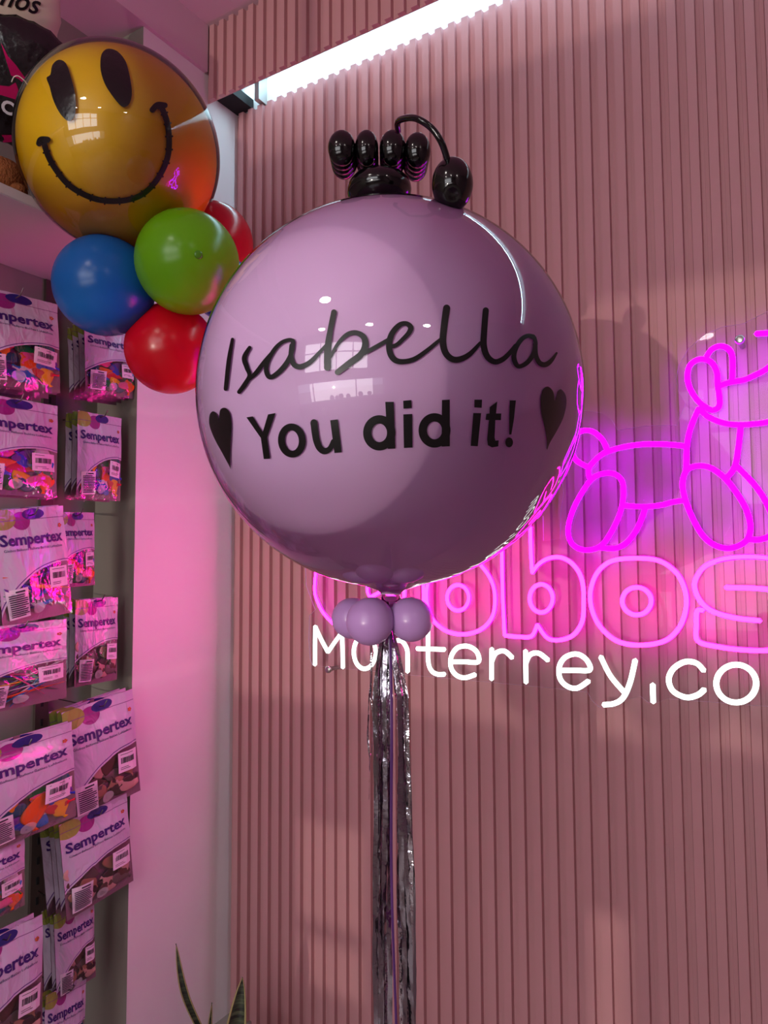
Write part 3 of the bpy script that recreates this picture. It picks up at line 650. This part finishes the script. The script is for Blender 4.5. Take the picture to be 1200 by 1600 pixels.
# ================================================================== BALLOON PACKS
BW, BH = .17, .26
def film_y(u, v, seed=0):          # bulge of the front film; u,v in 0..1
    edge = min(1, 7*min(u, 1-u))*min(1, 9*v)*min(1, 6*max(0, (.93-v)))
    b = .004 + .013*(math.sin(math.pi*u)**.6)*max(0, 1-((v-.28)/.62)**2 if v > .28 else 1-.4*((.28-v)/.28)**2)
    wr = .0036*noise.noise(V((u*5+seed*3, v*3, seed))) + .0020*noise.noise(V((u*16, v*5+seed, 3)))
    return -(b*max(0, edge)+wr)
def film_mat(name, cx, cz, rad, arc_tint):
    # opaque pale print above an arc, clear film below, printed blobs near the header
    m = bpy.data.materials.new(name); m.use_nodes = True; nt = m.node_tree
    for n in list(nt.nodes): nt.nodes.remove(n)
    N_, Lk = nt.nodes.new, nt.links.new
    tc = N_('ShaderNodeTexCoord'); sx = N_('ShaderNodeSeparateXYZ'); Lk(tc.outputs['Object'], sx.inputs[0])
    def mth(op, a, b=None, clamp=False):
        n = N_('ShaderNodeMath'); n.operation = op; n.use_clamp = clamp
        for i, v in enumerate((a, b)):
            if v is None: continue
            if isinstance(v, (int, float)): n.inputs[i].default_value = v
            else: Lk(v, n.inputs[i])
        return n.outputs[0]
    X, Z = sx.outputs['X'], sx.outputs['Z']
    def dist(ax, az, rx=1, rz=1):
        a = mth('DIVIDE', mth('SUBTRACT', X, ax), rx); b = mth('DIVIDE', mth('SUBTRACT', Z, az), rz)
        return mth('SQRT', mth('ADD', mth('MULTIPLY', a, a), mth('MULTIPLY', b, b)))
    D = dist(cx, cz)
    opaque = mth('GREATER_THAN', D, rad)
    line = mth('MULTIPLY', mth('GREATER_THAN', D, rad+.004), mth('LESS_THAN', D, rad+.0062))
    col = None
    def mix(fac, a, b):
        n = N_('ShaderNodeMix'); n.data_type = 'RGBA'
        Lk(fac, n.inputs['Factor'])
        for k, v in (('A', a), ('B', b)):
            if isinstance(v, tuple): n.inputs[k].default_value = (*lin(v), 1)
            else: Lk(v, n.inputs[k])
        return n.outputs['Result']
    c = mix(line, (198, 182, 206), (92, 40, 130))
    for (ax, az, rx, rz, rgb) in ((.062, .232, .022, .021, (150, 40, 130)), (.020, .238, .030, .024, (150, 160, 70)), (.092, .246, .026, .013, (44, 36, 120))):
        c = mix(mth('LESS_THAN', dist(ax, az, rx, rz), 1.0), c, rgb)
    bar = mth('GREATER_THAN', mth('SUBTRACT', Z, 0.0), .2335); bar2 = mth('LESS_THAN', Z, .2352)
    c = mix(mth('MULTIPLY', bar, bar2), c, (120, 80, 130))
    P = N_('ShaderNodeBsdfPrincipled'); Lk(c, P.inputs['Base Color']); P.inputs['Roughness'].default_value = .28; P.inputs['Coat Weight'].default_value = .6; P.inputs['Coat Roughness'].default_value = .05
    T = N_('ShaderNodeBsdfTransparent'); T.inputs[0].default_value = (.98, .96, .98, 1); G = N_('ShaderNodeBsdfGlossy'); G.inputs['Roughness'].default_value = .08
    F = N_('ShaderNodeFresnel'); F.inputs[0].default_value = 1.5
    n1 = N_('ShaderNodeTexNoise'); n1.inputs['Scale'].default_value = 28; n1.inputs['Detail'].default_value = 2; n1.inputs['Distortion'].default_value = .8
    mp = N_('ShaderNodeMapping'); mp.inputs['Scale'].default_value = (1.4, 1, .6); mp.inputs['Location'].default_value = (random.random()*9, 0, random.random()*9); Lk(tc.outputs['Object'], mp.inputs[0]); Lk(mp.outputs[0], n1.inputs['Vector'])
    bn = N_('ShaderNodeBump'); bn.inputs['Strength'].default_value = .5; bn.inputs['Distance'].default_value = .014; Lk(n1.outputs[0], bn.inputs['Height'])
    for nn in (P, G, F): Lk(bn.outputs[0], nn.inputs['Normal'])
    ms = N_('ShaderNodeMixShader'); Lk(mth('ADD', mth('MINIMUM', mth('MULTIPLY', F.outputs[0], .6), .22), .05, True), ms.inputs[0]); Lk(T.outputs[0], ms.inputs[1]); Lk(G.outputs[0], ms.inputs[2])
    m2 = N_('ShaderNodeMixShader'); Lk(opaque, m2.inputs[0]); Lk(ms.outputs[0], m2.inputs[1]); Lk(P.outputs[0], m2.inputs[2])
    o = N_('ShaderNodeOutputMaterial'); Lk(m2.outputs[0], o.inputs[0]); return m
FM = [film_mat('printed_film', .135, -.055, .185, None), film_mat('printed_film', .15, -.03, .158, None)]
FB = mat('film_back', (138, 104, 120), .35, spec=.5)
M['purple_print'] = mat('purple_print', (62, 30, 110), .35)
M['navy_print'] = mat('navy_print', (40, 34, 92), .4)
M['sticker'] = mat('paper_sticker', (228, 214, 226), .5); M['ink'] = mat('black_ink', (30, 20, 40), .6)
M['seal'] = clear_mat('clear_seal', 1.6, .1, (1, 1, 1), .05, .35)
M['orange_print'] = mat('orange_print', (190, 90, 40), .5)
bright = [mat('latex_'+n, c, .4, spec=.4) for n, c in (('yellow', (240, 180, 10)), ('orange', (236, 96, 24)), ('red', (200, 16, 40)), ('pink', (235, 90, 150)), ('blue', (24, 60, 190)), ('green', (30, 130, 60)), ('purple', (110, 40, 150)), ('sky', (30, 120, 200)), ('teal', (30, 90, 110)), ('white', (225, 215, 220)))]
brown = [mat('latex_'+n, c, .45, spec=.4) for n, c in (('cocoa', (88, 58, 50)), ('tan', (170, 124, 100)), ('blush', (206, 160, 150)), ('grey_brown', (104, 88, 86)), ('dark_brown', (60, 42, 42)))]

def surf(bm, seed, eps):
    for v in bm.verts:
        u, w = min(1, max(0, v.co.x/BW)), min(1, max(0, v.co.z/BH)); v.co.y = film_y(u, w, seed) - eps
def text_part(s, size, x, z, seed, m, name, parent, bold=0, shear=0, eps=.0012, spacing=1, fit=None):
    bm = text_mesh(s, size, bold, shear, 2, 'LEFT', spacing)
    if fit:
        xs = [v.co.x for v in bm.verts]; k = fit/(max(xs)-min(xs))
        for v in bm.verts: v.co.x *= k
    for v in bm.verts: v.co = V((v.co.x+x, 0, v.co.y+z))
    surf(bm, seed, eps); return obj(name, bm, m, parent, smooth=False)
def quad(bm, x0, x1, z0, z1, mi=0, nx=4, rot=0, c=(0, 0)):
    vs = []
    for j in range(2):
        vs.append([bm.verts.new((x0+(x1-x0)*i/nx, 0, (z0, z1)[j])) for i in range(nx+1)])
    allv = [v for r_ in vs for v in r_]
    if rot:
        for v in allv:
            dx, dz = v.co.x-c[0], v.co.z-c[1]; v.co.x = c[0]+dx*math.cos(rot)-dz*math.sin(rot); v.co.z = c[1]+dx*math.sin(rot)+dz*math.cos(rot)
    for i in range(nx):
        f = bm.faces.new((vs[0][i], vs[0][i+1], vs[1][i+1], vs[1][i])); f.material_index = mi
    return allv
def deflated(L_, w, col_m, parent, x, z, rot, y, seed, name='deflated_balloon'):
    bm = bmesh.new(); n = 14; seg = 10; rings = []
    for i in range(n+1):
        k = i/n; wd = w*(.16+.84*math.sin(min(1, (k-.18)/.82)*math.pi)**.6) if k > .2 else w*(.16 + (.10 if k < .04 else 0))
        wd = max(wd, .0005); cz = -L_/2+L_*k; bend = .15*w*math.sin(k*5+seed)
        rings.append([bm.verts.new((bend+wd*.5*math.cos(2*math.pi*j/seg), .0022*math.sin(2*math.pi*j/seg)*(1+.6*noise.noise(V((k*4, j, seed)))), cz)) for j in range(seg)])
    for A, B in zip(rings, rings[1:]):
        for j in range(seg): bm.faces.new((A[j], A[(j+1) % seg], B[(j+1) % seg], B[j]))
    bm.faces.new(rings[0]); bm.faces.new(rings[-1])
    bmesh.ops.rotate(bm, verts=bm.verts, cent=(0, 0, 0), matrix=Matrix.Rotation(rot, 3, 'Y'))
    return obj(name, bm, col_m, parent, (x, y, z))

def make_pack(kind, seed, simple=False):
    r = random.Random(seed)
    t = bpy.data.objects.new('balloon_pack', None); COL.objects.link(t); t.empty_display_size = .05
    # front film and back film (one pouch, open mesh each, sealed at the rim)
    nx, nz = 20, 30
    bm = bmesh.new(); g = []
    for j in range(nz+1):
        g.append([bm.verts.new((BW*i/nx, film_y(i/nx, j/nz, seed), BH*j/nz + (.0025*math.sin(i*1.3+seed) if j in (0,) else 0))) for i in range(nx+1)])
    for j in range(nz):
        for i in range(nx): bm.faces.new((g[j][i], g[j][i+1], g[j+1][i+1], g[j+1][i]))
    ff = obj('front_film', bm, FM[seed % 2], t)
    bm = bmesh.new(); g = []
    for j in range(nz//2+1):
        g.append([bm.verts.new((BW*i/8, .002+.004*math.sin(math.pi*i/8)*math.sin(math.pi*min(1, 2*j/nz)), BH*2*j/nz)) for i in range(9)])
    for j in range(nz//2):
        for i in range(8): bm.faces.new((g[j][i], g[j][i+1], g[j+1][i+1], g[j+1][i]))
    obj('back_film', bm, FB, t)
    text_part('Sempertex', .036, .008, .178, seed, M['purple_print'], 'brand_lettering', ff, .0011, .0, fit=.15)
    if simple: return t
    text_part('Globos·Balloons·Ballons·Balões·Luftballons', .0085, .014, .164, seed, M['navy_print'], 'small_lettering', ff, 0, 0, fit=.14)
    bm = bmesh.new()
    for k in range(5):
        a = k*2*math.pi/5
        bm.faces.new([bm.verts.new((.155+.0032*math.cos(a)+.0022*math.cos(b), 0, .2145+.0032*math.sin(a)+.0022*math.sin(b))) for b in [q*math.pi/4 for q in range(8)]])
    surf(bm, seed, .0013); obj('flower_emblem', bm, M['orange_print'], ff)
    # barcode sticker
    bm = bmesh.new(); rc = (.134, .094); rot = r.uniform(-.12, .05)
    a = quad(bm, .110, .162, .070, .118, 0, 4, rot, rc)
    surf(bm, seed, .0016)
    x = .117
    vs = []
    b2 = []
    while x < .153:
        w = r.choice((.0008, .0014, .002)); b2 += quad(bm, x, x+w, .091, .105, 1, 1, rot, rc); x += w+r.choice((.0008, .0014))
    for z in (.077, .081, .112): b2 += quad(bm, .116, .116+r.uniform(.02, .036), z, z+.0012, 1, 2, rot, rc)
    for v in b2: v.co.y = film_y(v.co.x/BW, v.co.z/BH, seed)-.0023
    obj('barcode_sticker', bm, [M['sticker'], M['ink']], ff, smooth=False)
    # warning label
    bm = bmesh.new(); rc = (.035, .045); rot = r.uniform(-.05, .12)
    quad(bm, .012, .058, .012, .080, 0, 4, rot, rc); surf(bm, seed, .0016); b2 = []
    b2 += quad(bm, .030, .050, .0715, .075, 1, 1, rot, rc)
    for k in range(11): b2 += quad(bm, .016, .016+r.uniform(.028, .038), .017+k*.0048, .0193+k*.0048, 1, 2, rot, rc)
    for v in b2: v.co.y = film_y(v.co.x/BW, v.co.z/BH, seed)-.0023
    obj('warning_label', bm, [M['sticker'], M['ink']], ff, smooth=False)
    bm = bmesh.new(); vs = [bm.verts.new((.079+.0135*math.cos(k*math.pi/10), 0, .030+.0135*math.sin(k*math.pi/10))) for k in range(20)]; bm.faces.new(vs); surf(bm, seed, .0018)
    obj('round_seal', bm, M['seal'], ff, smooth=False)
    pal = brown if kind == 'brown' else bright
    n = {'mixed': 20, 'brown': 18, 'long': 16, 'thin': 22}[kind]
    for i in range(n):
        m = pal[(i*3+seed) % len(pal)]
        x = .022+ (i % 4)*.040 + r.uniform(-.010, .010); z = .026+(i//4)*.022 + r.uniform(-.006, .008)
        if kind == 'long': x = r.uniform(.03, .14); z = r.uniform(.03, .11); L_, w = .10, .009
        elif kind == 'thin': x = r.uniform(.04, .13); z = r.uniform(.025, .11); L_, w = .12, .0045
        else: L_, w = r.uniform(.045, .062), r.uniform(.028, .036)
        ang = r.uniform(-2.6, 2.6) if kind not in ('long', 'thin') else r.choice((-1, 1))*r.uniform(.4, 1.9)
        if kind in ('long', 'thin'):
            hx = abs(math.sin(ang))*L_/2; hz = abs(math.cos(ang))*L_/2; x = min(max(x, hx+.006), BW-hx-.006); z = min(max(z, hz+.006), .15-hz)
        hx = abs(math.sin(ang))*L_/2+abs(math.cos(ang))*w/2+.003; hz = abs(math.cos(ang))*L_/2+abs(math.sin(ang))*w/2+.008
        x = min(max(x, hx), BW-hx); z = max(z, hz)
        yb = film_y(x/BW, z/BH, seed)
        deflated(L_, w, m, t, x, z, ang, -.0008-(i % 4)*.0014, i+seed)
    return t
protos = {('mixed', 0): make_pack('mixed', 1), ('mixed', 1): make_pack('mixed', 2), ('brown', 0): make_pack('brown', 3), ('brown', 1): make_pack('brown', 4), ('long', 0): make_pack('long', 5), ('thin', 0): make_pack('thin', 6), ('plain', 0): make_pack('mixed', 7, True)}
used = set()
M['wire'] = mat('hook_wire', (120, 112, 112), .3, metal=1)
packs = [  # key, proto, X plane, tl, tr, bl, stack behind, label
 ('mixed', 0, -1.70, (-50, 440), (90, 482), (-38, 596), 3, 'balloon pack at left edge, top row, under the shelf', 'blue-yellow pack in the top left row'),
 ('mixed', 1, -1.70, (-48, 610), (90, 640), (-44, 770), 2, 'balloon pack at left edge, second row, blue and yellow balloons', 'yellow-blue pack in the second row left'),
 ('long', 0, -1.70, (-12, 798), (99, 804), (26, 974), 2, 'tilted balloon pack of long thin modelling balloons, third row left', 'tilted long-balloon pack'),
 ('thin', 0, -1.70, (-50, 984), (104, 972), (-46, 1122), 2, 'balloon pack full of spaghetti-thin balloons, fourth row left', 'thin-balloon pack in the fourth row left'),
 ('mixed', 0, -1.70, (-50, 1178), (112, 1146), (-22, 1336), 1, 'balloon pack with a big orange balloon showing, fifth row left', 'fifth row left pack'),
 ('mixed', 1, -1.72, (-90, 1345), (38, 1306), (-80, 1470), 0, 'balloon pack cut by the left edge, sixth row from the top', 'sixth row left pack'),
 ('brown', 0, -1.70, (-66, 1492), (66, 1436), (-54, 1690), 1, 'balloon pack with pale header flap in the bottom left corner', 'bottom left corner pack'),
 ('mixed', 1, -1.80, (131, 498), (209, 520), (137, 612), 3, 'balloon pack half hidden by the blue balloon, top row near the column', 'top pack beside the blue balloon'),
 ('mixed', 0, -1.80, (122, 641), (190, 656), (123, 778), 2, 'narrow balloon pack with green and orange balloons, second row near the column', 'second row pack near the column'),
 ('mixed', 1, -1.83, (88, 800), (147, 806), (98, 918), 0, 'balloon pack behind the tilted pack, third row right', 'third row pack on the right'),
 ('brown', 1, -1.80, (118, 938), (184, 934), (118, 1074), 2, 'narrow balloon pack with brown balloons, fourth row near the column', 'fourth row pack near the column'),
 ('brown', 0, -1.745, (96, 1114), (207, 1086), (124, 1282), 2, 'glossy balloon pack with dark brown balloons, fifth row overlapping the column edge', 'fifth row pack overlapping the column'),
 ('brown', 1, -1.745, (92, 1290), (198, 1252), (120, 1430), 3, 'glossy balloon pack with tan balloons, sixth row overlapping the column edge', 'sixth row pack overlapping the column'),
 ('brown', 0, -1.80, (84, 1430), (146, 1402), (97, 1560), 2, 'balloon pack with small blush balloons, seventh row near the column', 'seventh row pack near the column'),
 ('mixed', 0, -1.80, (72, 1556), (135, 1530), (76, 1690), 1, 'balloon pack at the bottom of the frame near the column', 'lowest pack near the column'),
]
for kind, v, X, tl, tr, bl, nb, lab, nick in packs:
    A, B, C_ = on_x(*tl, X), on_x(*tr, X), on_x(*bl, X)
    w = B-A; h = A-C_; Wd = math.hypot(w.y, w.z); Hd_ = math.hypot(h.y, h.z)
    roll = (math.atan2(w.z, w.y) + math.atan2(-h.y, h.z))/2 if abs(math.atan2(-h.y, h.z)) < .5 else 0
    src = protos[(kind, v)]
    base = A + V((0, -Hd_*math.sin(-roll), -Hd_*math.cos(roll)))
    def put(o, loc, yaw=0, sc=1):
        o.rotation_euler = Matrix.Rotation(math.pi/2+yaw, 3, 'Z').to_euler()
        o.rotation_mode = 'XYZ'
        Mx = Matrix.Translation(loc) @ Matrix.Rotation(math.pi/2+yaw, 4, 'Z') @ Matrix.Rotation(-roll, 4, 'Y') @ Matrix.Diagonal((Wd/BW*sc, 1.0, Hd_/BH*sc, 1))
        o.matrix_world = Mx
        o.location, o.rotation_euler, o.scale = Mx.to_translation(), Mx.to_euler(), Mx.to_scale()
    o = src if (kind, v) not in used else copy_tree(src); used.add((kind, v))
    put(o, base); tag(o, lab, 'balloon pack', 'balloon packs hanging on the hooks')
    if 'orange' in lab and 'big' in lab:
        deflated(.088, .046, bright[1], o, .098, .056, .1, -.0062, 3)
    for k in range(nb):
        X2 = X-.026*(k+1)
        if X2 < XP+.02: break
        s = protos[('plain', 0)]
        o2 = s if 'plain' not in used else copy_tree(s); used.add('plain')
        put(o2, base+V((-.026*(k+1), random.uniform(-.004, .006), -.004*k+random.uniform(-.004, .003))), random.uniform(-.05, .05))
        tag(o2, ('first', 'second', 'third')[k]+' pack back on the hook behind the '+nick, 'balloon pack', 'balloon packs stacked behind the front ones')
    # wire hook
    top = A + w*.5 - h*.03
    bm = bmesh.new(); tube(bm, [(XP, top.y, top.z+.012), (XP+.05, top.y, top.z+.004), (X-.02, top.y, top.z-.002), (X+.02, top.y, top.z+.004), (X+.032, top.y, top.z+.02)], .0016, 8)
    for v_ in bm.verts: v_.co -= V((XP, top.y, top.z))
    hk = obj('display_hook', bm, M['wire'], None, (XP, top.y, top.z)); tag(hk, 'thin wire display hook holding the '+nick, 'hook', 'wire display hooks')

# ================================================================== SNAKE PLANT
pl = V((-1.50, 1.60, 0))
pt = thing('snake_plant', 'snake plant with pointed mottled leaves in the corner by the column', 'plant', pl)
M['pot'] = mat('grey_pot', (120, 112, 108), .6); M['soil'] = mat('soil', (40, 30, 24), .95)
obj('plant_pot', lathe([(0, 0), (.075, 0), (.088, .10), (.095, .105), (.094, .12), (.084, .118), (.082, .09)], 40), M['pot'], pt)
obj('soil', lathe([(0, .095), (.083, .092)], 32), M['soil'], pt)
lm = bpy.data.materials.new('leaf_mottled'); lm.use_nodes = True; nt = lm.node_tree; b = nt.nodes['Principled BSDF']; b.inputs['Roughness'].default_value = .4
tc = nt.nodes.new('ShaderNodeTexCoord'); mp = nt.nodes.new('ShaderNodeMapping'); mp.inputs['Scale'].default_value = (6, 6, 60); n = nt.nodes.new('ShaderNodeTexNoise'); n.inputs['Scale'].default_value = 2.2; n.inputs['Detail'].default_value = 5
cr = nt.nodes.new('ShaderNodeValToRGB'); cr.color_ramp.elements[0].position = .42; cr.color_ramp.elements[0].color = (*lin((20, 28, 20)), 1); cr.color_ramp.elements[1].position = .62; cr.color_ramp.elements[1].color = (*lin((66, 76, 52)), 1)
nt.links.new(tc.outputs['Object'], mp.inputs[0]); nt.links.new(mp.outputs[0], n.inputs['Vector']); nt.links.new(n.outputs[0], cr.inputs[0]); nt.links.new(cr.outputs[0], b.inputs['Base Color'])
M['leaf_edge'] = mat('leaf_edge', (150, 142, 92), .5)
def leaf(base, mid, tip, w, face):
    P = catmull([base, mid, tip], 14); bm = bmesh.new(); rows = []; n = len(P)
    for i, p in enumerate(P):
        k = i/(n-1); ww = w*(.55+.45*math.sin(min(1, k*1.6)*math.pi/2))*(1 if k < .55 else max(.02, 1-((k-.55)/.45)**1.5))
        a = V(P[max(i-1, 0)]); c = V(P[min(i+1, n-1)]); t_ = (c-a).normalized(); s = face.cross(t_).normalized(); nn = t_.cross(s)
        row = []
        for q in (-.5, -.42, -.2, 0, .2, .42, .5): row.append(bm.verts.new(V(p)+s*ww*q+nn*(.9*ww*q*q)))
        rows.append(row)
    for A, B in zip(rows, rows[1:]):
        for q in range(6): f = bm.faces.new((A[q], A[q+1], B[q+1], B[q])); f.material_index = 1 if q in (0, 5) else 0
    ob = obj('leaf', bm, [lm, M['leaf_edge']], pt)
    md = ob.modifiers.new('thick', 'SOLIDIFY'); md.thickness = .003
toc = (CAM-pl); toc.z = 0; toc.normalize()
def pp(x, y, D): return on_vert(x, y, D)-pl
leaf((-.03, 0, .09), tuple(pp(292, 1560, 2.20)), tuple(pp(275, 1474, 2.22)), .022, toc)
leaf((.01, -.01, .09), tuple(pp(366, 1620, 2.14)), tuple(pp(379, 1526, 2.14)), .058, toc)
leaf((.0, .03, .09), tuple(pp(330, 1640, 2.2)), tuple(pp(331, 1566, 2.2)), .018, toc)
leaf((-.01, -.04, .09), tuple(pp(312, 1700, 2.08)), tuple(pp(308, 1625, 2.08)), .045, toc)
leaf((.04, .02, .09), tuple(pp(405, 1700, 2.18)), tuple(pp(415, 1640, 2.18)), .045, toc)
